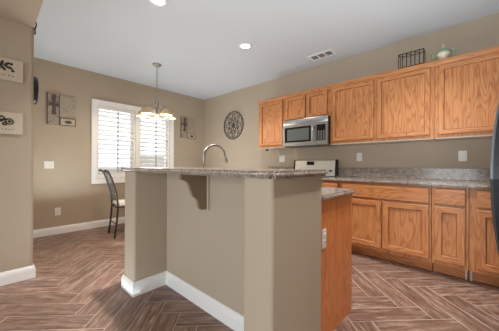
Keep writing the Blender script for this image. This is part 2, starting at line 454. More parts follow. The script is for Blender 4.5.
obj('mullion', box(1.915, 1.980, YB - 0.02, YB + 0.15, WZ0, WZ1), 'white', w1)
bm = bm_new()
for a, b in ((WX0, 1.30), (1.86, 1.915), (1.980, 2.03), (2.59, WX1)): add_box(bm, a, b, YB + 0.105, YB + 0.145, WZ0, WZ1)
for a, b in ((1.30, 1.86), (2.03, 2.59)):
    add_box(bm, a, b, YB + 0.105, YB + 0.145, WZ0, WZ0 + 0.04); add_box(bm, a, b, YB + 0.105, YB + 0.145, WZ1 - 0.04, WZ1)
obj('sash', bm, 'white', w1)
for a, b in ((1.30, 1.86), (2.03, 2.59)): obj('pane', box(a, b, YB + 0.122, YB + 0.128, WZ0 + 0.04, WZ1 - 0.04), 'glass', w1)

def shutter(x0, x1, label):
    t = thing('window_shutter', label, 'shutter', ((x0 + x1) / 2, YB + 0.03, WZ0 + 0.003), 'white louvered window shutters')
    z0, z1 = WZ0 + 0.003, WZ1 - 0.003; ya, yb = YB + 0.0, YB + 0.03
    bm = bm_new(); s = 0.028
    add_box(bm, x0, x0 + s, ya, yb, z0, z1); add_box(bm, x1 - s, x1, ya, yb, z0, z1)
    add_box(bm, x0 + s, x1 - s, ya, yb, z0, z0 + 0.065); add_box(bm, x0 + s, x1 - s, ya, yb, z1 - 0.055, z1)
    obj('shutter_frame', bm, 'shutter', t)
    a, b = z0 + 0.065, z1 - 0.055; n = 14; pitch = (b - a) / n
    bm = bm_new(); tilt = math.radians(-17)
    for i in range(n):
        zc = a + (i + 0.5) * pitch; pts = []
        for j in range(14):
            th = 2 * PI * j / 14; py, pz = 0.042 * math.cos(th), 0.0055 * math.sin(th)
            pts.append(((ya + yb) / 2 + py * math.cos(tilt) - pz * math.sin(tilt), zc + py * math.sin(tilt) + pz * math.cos(tilt)))
        add_prism(bm, pts, x0 + s + 0.002, x1 - s - 0.002, 'YZ')
    obj('louver_bank', bm, 'shutter', t, smooth=True)
    xc = (x0 + x1) / 2
    obj('tilt_rod', box(xc - 0.006, xc + 0.006, ya - 0.045, ya - 0.032, a + 0.03, b - 0.01), 'rod_backlit', t)
    hx = x0 + 0.003 if x0 < 1.9 else x1 - 0.003
    for z in (z0 + 0.16, z1 - 0.16):
        bm = bm_new(); add_tube(bm, [(hx, ya - 0.004, z - 0.03), (hx, ya - 0.004, z + 0.03)], 0.005, 8); obj('hinge', bm, 'white', t)
shutter(WX0 + 0.003, 1.912, 'white louvered shutter on the side of the window above the iron chair')
shutter(1.983, WX1 - 0.003, 'white louvered shutter on the window half behind the chandelier')

# yard outside the window
struct('ground_outside', box(-3, 9, YB + 0.2, 12, -0.3, -0.05), 'earth', 'pale patio ground outside the window', 'ground')
bm = bm_new(); add_box(bm, -2.5, 3.3, 8.0, 8.2, -0.05, 0.9); add_box(bm, 3.3, 8.5, 8.0, 8.2, -0.05, 1.3); add_box(bm, -2.5, 3.3, 7.95, 8.25, 0.9, 0.98); add_box(bm, 3.3, 8.5, 7.95, 8.25, 1.3, 1.38)
struct('wall_garden', bm, 'block', 'garden wall seen through the shutters', 'wall')

# ------------------------------------------------------------------ island
isl = thing('kitchen_island', 'taupe half-wall kitchen island with two end posts and white baseboard', 'island', (1.2, 1.42, 0))
PX0, PX1, BX = 0.815, 1.295, 1.105
RY0, RY1, LY0, LY1 = 0.612, 0.785, 2.022, 2.234
ZB0, ZB1 = 1.022, 1.055
bm = bm_new()
outline = [(PX0, RY0), (PX1, RY0), (PX1, LY1), (PX0, LY1), (PX0, LY0), (BX, LY0), (BX, RY1), (PX0, RY1)]
add_prism(bm, outline, 0.0, ZB0, 'XY')
rnd = [e for e in bm.edges if abs(e.verts[0].co.z - e.verts[1].co.z) > 0.5 and any(abs(e.verts[0].co.x - c[0]) < 1e-4 and abs(e.verts[0].co.y - c[1]) < 1e-4 for c in ((PX0, RY0), (PX0, LY1), (PX0, LY0), (PX0, RY1), (PX1, RY0), (PX1, LY1)))]
bmesh.ops.bevel(bm, geom=rnd, offset=0.019, segments=5, affect='EDGES', profile=0.5)
obj('half_wall', bm, 'wall', isl, smooth=True)
bm = bm_new()
add_baseboard(bm, [(PX1, RY0), (PX0, RY0), (PX0, RY1), (BX, RY1), (BX, LY0), (PX0, LY0), (PX0, LY1), (PX1, LY1)])
obj('baseboard', bm, 'white', isl)
# corbel
cb = bm_new(); cy0, cy1 = 1.419, 1.446
prof = [(BX, ZB0), (0.878, ZB0), (0.878, 0.978)]
def bez(a, b, c, d, n=7):
    return [tuple(a[i] * (1 - t) ** 3 + 3 * b[i] * t * (1 - t) ** 2 + 3 * c[i] * t * t * (1 - t) + d[i] * t ** 3 for i in (0, 1)) for t in [k / n for k in range(1, n + 1)]]
prof += bez((0.878, 0.978), (0.935, 0.975), (0.945, 0.945), (0.952, 0.905))
prof += [(0.962, 0.895)]
prof += bez((0.962, 0.895), (0.968, 0.84), (1.0, 0.86), (1.015, 0.82))
prof += bez((1.015, 0.82), (1.025, 0.79), (1.02, 0.765), (1.045, 0.755))
prof += [(BX, 0.752)]
add_prism(cb, prof, cy0, cy1, 'XZ')
cob = obj('corbel', cb, 'corbel', isl)
obj('mounting_plate', box(BX - 0.014, BX, cy0 - 0.018, cy1 + 0.018, 0.748, ZB0), 'wall', cob)
# lower cabinet run of the island, facing the range
cab = obj('cabinet_body', box(PX1, 1.852, 0.645, LY1, 0.10, 0.868), 'oak', isl)
obj('end_panel', box(PX1 + 0.001, 1.845, 0.641, 0.645, 0.0, 0.868), 'oak_veneer', isl)
obj('toe_kick', box(PX1, 1.79, 0.646, LY1, 0.0, 0.10), 'oak_h', isl)
yy = 0.665; ws = (0.42, 0.36, 0.36, 0.38)
for w_ in ws:
    bm = bm_new(); panel_door(bm, (1.852, yy + 0.005, 0.125), (0, 1, 0), (0, 0, 1), w_ - 0.02, 0.55, (1, 0, 0)); obj('door', bm, ['oak', 'oak_h', 'oak_shadow_line'], isl)
    bm = bm_new(); panel_door(bm, (1.852, yy + 0.005, 0.70), (0, 1, 0), (0, 0, 1), w_ - 0.02, 0.145, (1, 0, 0), flat=True); obj('drawer_front', bm, ['oak', 'oak_h', 'oak_shadow_line'], isl)
    yy += w_
# bar top and lower worktop
def slab(name, label, x0, x1, y0, y1, z0, z1, r=0.011, edges=None):
    bm = box(x0, x1, y0, y1, z0, z1)
    es = [e for e in bm.edges if abs(e.verts[0].co.z - e.verts[1].co.z) > 0.01]
    bmesh.ops.bevel(bm, geom=es, offset=0.02, segments=4, affect='EDGES')
    es = [e for e in bm.edges if abs(e.verts[0].co.z - e.verts[1].co.z) < 1e-5]
    bmesh.ops.bevel(bm, geom=es, offset=r, segments=3, affect='EDGES')
    o = obj(name, bm, 'granite', None, smooth=True, origin=((x0 + x1) / 2, (y0 + y1) / 2, z0))
    return tag(o, label, 'countertop')
slab('bar_countertop', 'raised speckled granite bar top capping the taupe island wall', 0.785, 1.322, 0.582, 2.285, ZB0, ZB1, 0.014)
slab('island_countertop', 'lower speckled granite worktop beside the orange oak end panel', PX1 + 0.002, 1.872, 0.615, LY1 + 0.03, 0.869, 0.903)

def plate(name, label, c, axis, w, h, kind, gang=1, group=None):
    """wall plate: axis gives the outward normal ('-X' or '-Y')"""
    x, y, z = c; t = thing(name, label, 'outlet' if kind == 'outlet' else 'switch', c, group)
    def bx(u0, u1, v0, v1, d0, d1, bev=0.0):
        if axis == '-X': return box(x - d1, x - d0, y + u0, y + u1, z + v0, z + v1, bev)
        return box(x + u0, x + u1, y - d1, y - d0, z + v0, z + v1, bev)
    obj('cover_plate', bx(-w / 2, w / 2, -h / 2, h / 2, 0.0, 0.006, 0.002), 'plastic', t)
    for i in range(gang):
        u = (i - (gang - 1) / 2) * w / gang
        k = kind if not isinstance(kind, (list, tuple)) else kind[i]
        if k == 'outlet':
            for v in (-0.02, 0.02):
                s = obj('socket', bx(u - 0.014, u + 0.014, v - 0.013, v + 0.013, 0.006, 0.009, 0.003), 'plastic', t)
                bm = bm_new()
                for du in (-0.006, 0.006):
                    tmp = bx(u + du - 0.0012, u + du + 0.0012, v - 0.004, v + 0.006, 0.0085, 0.0096)
                    me = bpy.data.meshes.new('t'); tmp.to_mesh(me); tmp.free(); bm.from_mesh(me); bpy.data.meshes.remove(me)
                obj('slot', bm, 'ink', s)
        else:
            obj('rocker', bx(u - 0.016, u + 0.016, -0.032, 0.032, 0.006, 0.0105, 0.003), 'plastic', t)
    return t
plate('wall_outlet', 'white outlet plate on the orange oak island end panel', (1.372, 0.641, 0.638), '-Y', 0.05, 0.115, 'outlet')
plate('light_switch', 'white double switch plate left of the window above the floor outlet', (0.635, YB, 1.071), '-Y', 0.117, 0.11, 'switch', 2)
plate('wall_outlet', 'white outlet low on the window wall near the baseboard', (0.74, YB, 0.348), '-Y', 0.074, 0.118, 'outlet')
plate('wall_outlet', 'white double outlet plate under the leftmost upper cabinet', (XR, 2.43, 1.195), '-X', 0.116, 0.115, 'outlet', 2)
plate('light_switch', 'white switch plate above the backsplash right of the range', (XR, 1.122, 1.20), '-X', 0.072, 0.115, 'switch')
plate('light_switch', 'white switch plate above the backsplash nearest the refrigerator', (XR, 0.04, 1.19), '-X', 0.072, 0.115, 'switch')

# faucet behind the bar
fc = thing('kitchen_faucet', 'brushed nickel gooseneck faucet rising behind the granite bar', 'faucet', (1.42, 1.892, 0.903))
bm = bm_new(); add_lathe(bm, [(0, 0), (0.03, 0), (0.03, 0.006), (0.022, 0.012), (0.019, 0.06), (0.016, 0.075), (0, 0.075)], (1.42, 1.892, 0.903), 20); obj('faucet_base', bm, 'nickel', fc)
pts = [(1.42, 1.892, 0.975), (1.42, 1.892, 1.16)]
for k in range(1, 13):
    th = PI - k * (PI * 1.02) / 12; pts.append((1.555 + 0.135 * math.cos(th), 1.892, 1.165 + 0.115 * math.sin(th)))
bm = bm_new(); add_tube(bm, pts, 0.0115, 12); obj('spout', bm, 'nickel', fc)
bm = bm_new(); add_tube(bm, [(1.688, 1.892, 1.168), (1.697, 1.892, 1.14), (1.705, 1.892, 1.105)], [0.015, 0.02, 0.021], 14); obj('spray_head', bm, 'nickel', fc)
bm = bm_new(); add_tube(bm, [(1.42, 1.875, 0.95), (1.42, 1.845, 0.955), (1.43, 1.80, 0.985)], [0.009, 0.008, 0.006], 10); obj('lever', bm, 'nickel', fc)

# ------------------------------------------------------------------ base cabinets on the kitchen wall
FX = 2.95                                    # face frame plane
def base_cabinet(label, y1, y0, drawers, doors, end=False):
    t = thing('base_cabinet', label, 'cabinet', (FX + 0.28, (y0 + y1) / 2, 0), 'oak base cabinets along the wall')
    obj('cabinet_body', box(FX, XR - 0.003, y0, y1, 0.13, 0.882), 'oak', t)
    obj('toe_kick', box(FX + 0.14, XR - 0.003, y0 + 0.001, y1 - 0.001, 0.0, 0.13), 'oak_h', t)
    for a, b in drawers:
        bm = bm_new(); panel_door(bm, (FX, b, 0.712), (0, -1, 0), (0, 0, 1), b - a, 0.152, (-1, 0, 0), 0.024, flat=True); obj('drawer_front', bm, ['oak', 'oak_h', 'oak_shadow_line'], t)
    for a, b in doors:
        bm = bm_new(); panel_door(bm, (FX, b, 0.165), (0, -1, 0), (0, 0, 1), b - a, 0.525, (-1, 0, 0), 0.024); obj('door', bm, ['oak', 'oak_h', 'oak_shadow_line'], t)
    return t
base_cabinet('narrow oak base cabinet between the range and the wide false-drawer cabinet', 1.405, 1.172, [(1.192, 1.392)], [(1.192, 1.392)])
base_cabinet('wide oak base cabinet with two doors under one long drawer front', 1.168, 0.262, [(0.278, 1.135)], [(0.278, 0.69), (0.702, 1.135)])
base_cabinet('oak base cabinet with one drawer and door, next to the two-door cabinet toward the refrigerator', 0.258, -0.010, [(0.012, 0.240)], [(0.012, 0.240)])
base_cabinet('oak base cabinet partly hidden by the black refrigerator', -0.014, -0.90, [(-0.44, -0.062)], [(-0.44, -0.062)])
base_cabinet('oak base cabinet beyond the range, hidden behind the island', 2.70, 2.150, [(2.17, 2.68)], [(2.17, 2.42), (2.43, 2.68)])

for t_, ye in ((bpy.data.objects['base_cabinet.002'], 0.006), (bpy.data.objects['base_cabinet.003'], -0.030)):
    obj('side_edge', box(FX + 0.115, FX + 0.139, ye - 0.007, ye + 0.007, 0.0, 0.128), 'melamine', t_)

def worktop(label, y0, y1):
    t = thing('countertop', label, 'countertop', (3.22, (y0 + y1) / 2, 0.883))
    bm = box(2.912, XR - 0.001, y0, y1, 0.883, 0.92)
    es = [e for e in bm.edges if all(abs(v.co.x - 2.912) < 1e-4 for v in e.verts) and abs(e.verts[0].co.y - e.verts[1].co.y) > 0.1]
    bmesh.ops.bevel(bm, geom=es, offset=0.012, segments=3, affect='EDGES')
    obj('top_slab', bm, 'granite', t, smooth=True)
    obj('backsplash', box(XR - 0.021, XR - 0.001, y0, y1, 0.92, 1.052, 0.003), 'granite', t)
worktop('speckled granite countertop with backsplash right of the range', YF + 0.002, 1.405)
worktop('speckled granite countertop with backsplash beyond the range', 2.145, 2.72)

# ------------------------------------------------------------------ upper cabinets
UX, UZ0, UZ1 = 3.215, 1.378, 2.189
def upper(label, y1, y0, doors, z0=UZ0, dz0=None):
    t = thing('upper_cabinet', label, 'cabinet', (3.37, (y0 + y1) / 2, z0), 'oak upper cabinets on the wall')
    obj('cabinet_body', box(UX, XR - 0.001, y0, y1, z0, UZ1), 'oak', t)
    d0 = (z0 + 0.032) if dz0 is None else dz0
    for a, b in doors:
        bm = bm_new(); panel_door(bm, (UX, b, d0), (0, -1, 0), (0, 0, 1), b - a, 2.135 - d0, (-1, 0, 0), 0.024, stile=0.040); obj('door', bm, ['oak', 'oak_h', 'oak_shadow_line'], t)
    obj('bottom_panel', box(UX + 0.004, XR - 0.001, y0 + 0.002, y1 - 0.002, z0 - 0.010, z0), 'melamine', t) if z0 == UZ0 else None
    # crown strip
    bm = bm_new()
    pr = [(UX - 0.008, 2.142), (UX - 0.012, 2.155), (UX - 0.026, 2.172), (UX - 0.034, 2.176), (UX - 0.034, 2.190), (UX - 0.0005, 2.190), (UX - 0.0005, 2.140)]
    add_prism(bm, pr, y0, y1, 'XZ'); obj('crown_strip', bm, 'oak_h', t)
    return t
upper('single-door oak upper cabinet at the end of the run left of the microwave', 2.715, 2.172, [(2.20, 2.668)])
upper('short two-door oak cabinet directly above the microwave', 2.170, 1.410, [(1.795, 2.145), (1.45, 1.765)], z0=1.772, dz0=1.792)
upper('wide two-door oak upper cabinet below the black wire basket', 1.408, 0.262, [(0.852, 1.375), (0.298, 0.815)])
upper('oak upper cabinet nearest the refrigerator, below the green lidded dish', 0.260, -0.90, [(-0.31, 0.228), (-0.87, -0.33)])

# ------------------------------------------------------------------ microwave
mw = thing('microwave', 'stainless over-the-range microwave with black window and upright handle', 'microwave', (3.3, 1.777, 1.372))
my1, my0, mx = 2.145, 1.412, 3.155
obj('housing', box(mx, XR - 0.001, my0 + 0.002, my1 - 0.002, 1.374, 1.769), 'black', mw)
obj('vent_panel', box(mx - 0.022, mx, my0, my1, 1.682, 1.771, 0.005), 'steel', mw, smooth=True)
bm = bm_new()
for k in range(3): add_box(bm, mx - 0.0235, mx - 0.022, my0 + 0.05, my1 - 0.05, 1.702 + k * 0.008, 1.705 + k * 0.008)
obj('vent_grille', bm, 'vent_dark', mw)
dy = my0 + 0.175
door_bm = bm_new()
add_box(door_bm, mx - 0.028, mx, dy, my1, 1.374, 1.679)
dr = obj('door', door_bm, 'steel', mw)
obj('window_bezel', box(mx - 0.031, mx - 0.028, dy + 0.075, my1 - 0.035, 1.425, 1.655, 0.001), 'black_glass', dr)
obj('window_mesh', box(mx - 0.0325, mx - 0.031, dy + 0.105, my1 - 0.085, 1.452, 1.625, 0.0005), 'smoke_glass', dr)
bm = bm_new(); hy = dy + 0.035
add_tube(bm, [(mx - 0.028, hy, 1.43), (mx - 0.058, hy, 1.445), (mx - 0.062, hy, 1.53), (mx - 0.058, hy, 1.625), (mx - 0.028, hy, 1.64)], 0.011, 10)
obj('handle', bm, 'steel', dr)
cp = obj('control_panel', box(mx - 0.026, mx, my0, dy - 0.004, 1.374, 1.679), 'steel', mw)
obj('keypad', box(mx - 0.028, mx - 0.026, my0 + 0.03, dy - 0.012, 1.43, 1.655, 0.0008), 'black_glass', cp)
bm = bm_new()
for i in range(5):
    for j in range(3): add_box(bm, mx - 0.0292, mx - 0.028, my0 + 0.042 + j * 0.038, my0 + 0.066 + j * 0.038, 1.44 + i * 0.027, 1.455 + i * 0.027)
obj('key_grid', bm, 'vent_dark', cp)

# ------------------------------------------------------------------ range
rg = thing('kitchen_range', 'stainless kitchen range with a raised back panel under the microwave', 'range', (3.2, 1.777, 0))
ry0, ry1 = 1.412, 2.138
obj('body', box(2.95, XR - 0.025, ry0, ry1, 0.06, 0.915), 'steel', rg)
obj('cooktop', box(2.92, XR - 0.085, ry0, ry1, 0.915, 0.93, 0.004), 'black_glass', rg)
bm = bm_new(); add_prism(bm, [(3.43, 0.93), (3.455, 1.15), (3.47, 1.16), (XR - 0.025, 1.16), (XR - 0.025, 0.93)], ry0 + 0.022, ry1 - 0.022, 'XZ')
bg = obj('backguard', bm, 'steel_bright', rg)
for a, b in ((ry0, ry0 + 0.022), (ry1 - 0.022, ry1)):
    bm = bm_new(); add_prism(bm, [(3.422, 0.93), (3.448, 1.155), (3.465, 1.168), (XR - 0.022, 1.168), (XR - 0.022, 0.93)], a, b, 'XZ'); obj('end_cap', bm, 'black', rg)
bm = bm_new()
def bgx(z): return 3.43 + (z - 0.93) * 0.025 / 0.22
pl = [bm.verts.new((bgx(z) - 0.003, y, z)) for y, z in ((1.90, 1.085), (1.775, 1.085), (1.775, 1.14), (1.90, 1.14))]
pb = [bm.verts.new((bgx(z) + 0.004, y, z)) for y, z in ((1.90, 1.085), (1.775, 1.085), (1.775, 1.14), (1.90, 1.14))]
bm.faces.new(pl); bm.faces.new(pb[::-1])
for i in range(4): bm.faces.new((pl[i], pb[i], pb[(i + 1) % 4], pl[(i + 1) % 4]))
obj('display', bm, 'black_glass', bg)
for y in (2.05, 1.99, 1.62, 1.50):
    bm = bm_new(); add_lathe(bm, [(0, -0.03), (0.017, -0.03), (0.02, 0.0)], (bgx(1.0), y, 1.0), 14, 'X'); obj('knob', bm, 'cap', rg)
od = obj('oven_door', box(2.915, 2.95, ry0 + 0.004, ry1 - 0.004, 0.24, 0.83, 0.006), 'steel', rg)
obj('oven_window', box(2.912, 2.915, ry0 + 0.10, ry1 - 0.10, 0.36, 0.66), 'black_glass', od)
bm = bm_new(); add_tube(bm, [(2.915, ry0 + 0.06, 0.775), (2.872, ry0 + 0.07, 0.775), (2.872, ry1 - 0.07, 0.775), (2.915, ry1 - 0.06, 0.775)], 0.011, 10); obj('handle', bm, 'steel', od)
obj('drawer', box(2.92, 2.95, ry0 + 0.004, ry1 - 0.004, 0.07, 0.225, 0.005), 'steel', rg)
for y in (ry0 + 0.19, ry1 - 0.19):
    for x in (3.06, 3.30):
        bm = bm_new()
        for k in range(8):
            a = 0.05 + 0.0
        add_tube(bm, [(x + 0.07 * math.cos(2 * PI * k / 16), y + 0.07 * math.sin(2 * PI * k / 16), 0.934) for k in range(16)], 0.004, 6, closed=True)
        obj('burner', bm, 'iron', rg)

# small dark fitting under the end cabinet
uf = thing('cabinet_puck_light', 'small black fitting hanging under the end upper cabinet', 'fitting', (3.33, 2.57, 1.378))
obj('mount', box(3.27, 3.39, 2.42, 2.60, 1.356, 1.368, 0.003), 'plastic', uf)
obj('sensor_eye', box(3.255, 3.285, 2.545, 2.59, 1.326, 1.356, 0.006), 'black', uf)
bm = bm_new(); add_tube(bm, [(3.385, 2.47, 1.358), (3.44, 2.47, 1.32), (3.49, 2.46, 1.27), (3.512, 2.455, 1.235)], 0.006, 8); obj('cord', bm, 'plastic', uf)

# ------------------------------------------------------------------ refrigerator
fr = thing('refrigerator', 'black refrigerator with a long bowed handle at the frame edge', 'refrigerator', (2.19, -0.56, 0))
fx0, fx1, fyf = 1.75, 2.62, -0.20
obj('cabinet', box(fx0, fx1, -0.93, -0.275, 0.03, 1.76, 0.006), 'fridge', fr, smooth=True)
obj('base_grille', box(fx0 + 0.01, fx1 - 0.01, -0.90, -0.28, 0.0, 0.03), 'black', fr)
for a, b, hx in ((fx0, 2.158, 2.115), (2.162, fx1, 2.205)):
    dd = obj('door', box(a + 0.002, b - 0.002, -0.273, fyf, 0.05, 1.755, 0.012, 3), 'fridge', fr, smooth=True)
    bm = bm_new(); pts = []
    for k in range(17):
        t = k / 16; z = 0.40 + 1.22 * t
        pts.append((hx, fyf + 0.010 + 0.074 * (math.sin(PI * t) ** 0.62), z))
    add_prism(bm, [(p[1], p[2]) for p in pts], hx - 0.012, hx + 0.012, 'YZ'); hd = obj('handle', bm, 'fridge', dd)
    bm = bm_new(); add_tube(bm, pts, 0.0065, 12); obj('grip', bm, 'handle_black', hd)

# ------------------------------------------------------------------ ornaments on the cabinets
bk = thing('wire_basket', 'black wire basket with tall uprights on top of the oak cabinets', 'basket', (3.26, 0.47, 2.19))
by0, by1, bx0, bx1, bz0, bz1 = 0.355, 0.590, 3.188, 3.30, 2.19, 2.352
bm = bm_new()
for x in (bx0, bx1): add_tube(bm, [(x, by0, bz0 + 0.006), (x, by1, bz0 + 0.006)], 0.0055, 6)
for y in (by0, by1): add_tube(bm, [(bx0, y, bz0 + 0.006), (bx1, y, bz0 + 0.006)], 0.0055, 6)
for k in range(1, 8): y = by0 + (by1 - by0) * k / 8; add_tube(bm, [(bx0, y, bz0 + 0.006), (bx1, y, bz0 + 0.006)], 0.0025, 5)
obj('bottom_frame', bm, 'iron', bk)
bm = bm_new()
add_tube(bm, [(bx0, by0, bz1), (bx0, by1, bz1)], 0.004, 6)
for y in (by0, by1): add_tube(bm, [(bx0, y, bz1), (bx1, y, bz1)], 0.004, 6)
add_tube(bm, [(bx1, by0, bz1), (bx1, by1, bz1)], 0.003, 6)
for k in range(3):
    yc = by0 + (by1 - by0) * (k + 0.5) / 3; xc = (bx0 + bx1) / 2
    add_tube(bm, [(xc + 0.045 * math.cos(2 * PI * j / 16), yc + 0.036 * math.sin(2 * PI * j / 16), bz1 + 0.008) for j in range(16)], 0.0035, 5, closed=True)
obj('ringed_rim', bm, 'iron', bk)
for k in range(7):
    y = by0 + (by1 - by0) * k / 6; bm = bm_new(); add_tube(bm, [(bx0, y, bz0 + 0.004), (bx0, y, bz1)], 0.0042, 6); obj('upright', bm, 'iron', bk)
for y in (by0, by1):
    bm = bm_new(); add_tube(bm, [(bx1, y, bz0 + 0.004), (bx1, y, bz1)], 0.0036, 6); obj('upright', bm, 'iron', bk)

ds = thing('lidded_dish', 'pale green and cream lidded dish on top of the oak cabinets', 'dish', (3.26, 0.193, 2.19))
DX, DY = 3.26, 0.193
bm = bm_new(); add_lathe(bm, [(0, 0), (0.036, 0), (0.038, 0.008), (0.028, 0.016), (0.044, 0.035), (0.058, 0.068), (0.060, 0.090), (0.054, 0.090), (0, 0.086)], (DX, DY, 2.19), 24); obj('bowl', bm, 'cream', ds)
bm = bm_new(); add_lathe(bm, [(0.062, 0.089), (0.060, 0.097), (0.046, 0.118), (0.026, 0.131), (0.010, 0.136), (0, 0.137)], (DX, DY, 2.19), 24); ld = obj('lid', bm, 'celadon', ds)
bm = bm_new(); add_lathe(bm, [(0.007, 0.134), (0.005, 0.150), (0.010, 0.162), (0.006, 0.178), (0, 0.188)], (DX, DY, 2.19), 14); obj('finial', bm, 'cream', ld)
for s_ in (-1, 1):
    bm = bm_new(); add_tube(bm, [(DX, DY + s_ * 0.050, 2.292), (DX, DY + s_ * 0.075, 2.300), (DX, DY + s_ * 0.090, 2.282), (DX, DY + s_ * 0.092, 2.255), (DX, DY + s_ * 0.078, 2.232), (DX, DY + s_ * 0.050, 2.232)], [0.006, 0.010, 0.011, 0.010, 0.008, 0.006], 8); obj('side_handle', bm, 'celadon', ds)

# ------------------------------------------------------------------ wall decorations
md = thing('wall_medallion', 'round openwork iron wall medallion between the corner and the oak cabinets', 'wall decor', (XR, 3.672, 1.92))
mcx, mcy, mcz, R = XR - 0.014, 3.672, 1.92, 0.29
def circ(bm, cy, cz, r, tr, n=40, x=mcx): add_tube(bm, [(x, cy + r * math.cos(2 * PI * k / n), cz + r * math.sin(2 * PI * k / n)) for k in range(n)], tr, 7, closed=True)
bm = bm_new(); circ(bm, mcy, mcz, R, 0.009); obj('outer_ring', bm, 'pewter', md)
bm = bm_new(); circ(bm, mcy, mcz, R * 0.40, 0.006, 28); obj('inner_ring', bm, 'pewter', md)
bm = bm_new(); add_lathe(bm, [(0, -0.012), (0.02, -0.010), (0.034, -0.002), (0.04, 0.008)], (mcx, mcy, mcz), 16, 'X')
for k in range(8):
    a = 2 * PI * k / 8
    add_tube(bm, [(mcx, mcy + math.cos(a) * R * 0.08, mcz + math.sin(a) * R * 0.08), (mcx, mcy + math.cos(a) * R * 0.40, mcz + math.sin(a) * R * 0.40)], 0.008, 6)
obj('centre_boss', bm, 'pewter', md)
for k in range(8):
    a = 2 * PI * k / 8 + PI / 8; bm = bm_new()
    for s in (-1, 1):
        pts = []
        for j in range(13):
            t = j / 12; rr = R * (0.40 + 0.56 * t); da = s * 0.33 * math.sin(PI * t) * (1 - 0.25 * t)
            pts.append((mcx, mcy + rr * math.cos(a + da), mcz + rr * math.sin(a + da)))
        add_tube(bm, pts, 0.0055, 6)
    circ(bm, mcy + R * 0.58 * math.cos(a), mcz + R * 0.58 * math.sin(a), R * 0.06, 0.0045, 10)
    circ(bm, mcy + R * 0.86 * math.cos(a + PI / 8), mcz + R * 0.86 * math.sin(a + PI / 8), R * 0.08, 0.0045, 12)
    obj('petal_scroll', bm, 'pewter', md)

def cross_art(x0, x1, z0, z1, label, flip=False):
    t = thing('wall_art', label, 'wall art', ((x0 + x1) / 2, YB, z0), 'grey panel wall art by the window')
    W, H = x1 - x0, z1 - z0; y = YB
    ax = x0 + W * 0.40
    obj('tall_panel', box(x0, ax - 0.006, y - 0.022, y - 0.001, z0, z1, 0.002), 'art_dark' , t)
    obj('broad_panel', box(ax + 0.006, x1, y - 0.016, y - 0.001, z0 + H * 0.27, z1 - 0.01, 0.002), 'art_grey', t)
    sp = obj('small_panel', box(ax + 0.004, x1 + 0.004, y - 0.026, y - 0.001, z0 - 0.004, z0 + H * 0.235, 0.002), 'art_pale', t)
    bm = bm_new()
    for a, b, c, d in ((ax + 0.004, x1 + 0.004, z0 - 0.004, z0 + 0.006), (ax + 0.004, x1 + 0.004, z0 + H * 0.22, z0 + H * 0.235), (ax + 0.004, ax + 0.016, z0, z0 + H * 0.23), (x1 - 0.008, x1 + 0.004, z0, z0 + H * 0.23)):
        add_box(bm, a, b, y - 0.029, y - 0.026, c, d)
    obj('rim', bm, 'art_metal', sp)
    bm = bm_new(); cx, cz = (ax + x1) / 2 + 0.01, z0 + H * 0.115
    add_tube(bm, [(cx + 0.042 * math.cos(2 * PI * k / 14), y - 0.029, cz + 0.02 * math.sin(2 * PI * k / 14)) for k in range(14)], 0.006, 6, closed=True)
    add_box(bm, cx - 0.028, cx + 0.028, y - 0.032, y - 0.026, cz - 0.012, cz + 0.012)
    obj('emblem', bm, 'art_metal', sp)
    bm = bm_new(); kx = x0 + W * 0.215; kz = z0 + H * 0.645
    add_prism(bm, [(kx - 0.028, z0 + H * 0.33), (kx + 0.028, z0 + H * 0.33), (kx + 0.014, kz), (kx + 0.026, z1 - 0.03), (kx, z1 - 0.012), (kx - 0.026, z1 - 0.03), (kx - 0.014, kz)], y - 0.034, y - 0.022, 'XZ')
    add_prism(bm, [(x0 + 0.01, kz - 0.03), (kx, kz - 0.012), (ax - 0.012, kz - 0.03), (ax - 0.012, kz + 0.03), (kx, kz + 0.012), (x0 + 0.01, kz + 0.03)], y - 0.033, y - 0.022, 'XZ')
    obj('cross', bm, 'art_metal', t)
    bm = bm_new(); add_box(bm, ax - 0.008, ax + 0.004, y - 0.025, y - 0.001, z0 + H * 0.25, z1); add_box(bm, x0 - 0.008, x0, y - 0.025, y - 0.001, z0, z1)
    obj('edge_strip', bm, 'art_metal', t)
cross_art(0.615, 0.960, 1.690, 2.165, 'grey panel wall art with a dark cross left of the window above the switch')
cross_art(2.892, 3.255, 1.680, 2.150, 'grey panel wall art with a dark cross between window and room corner')

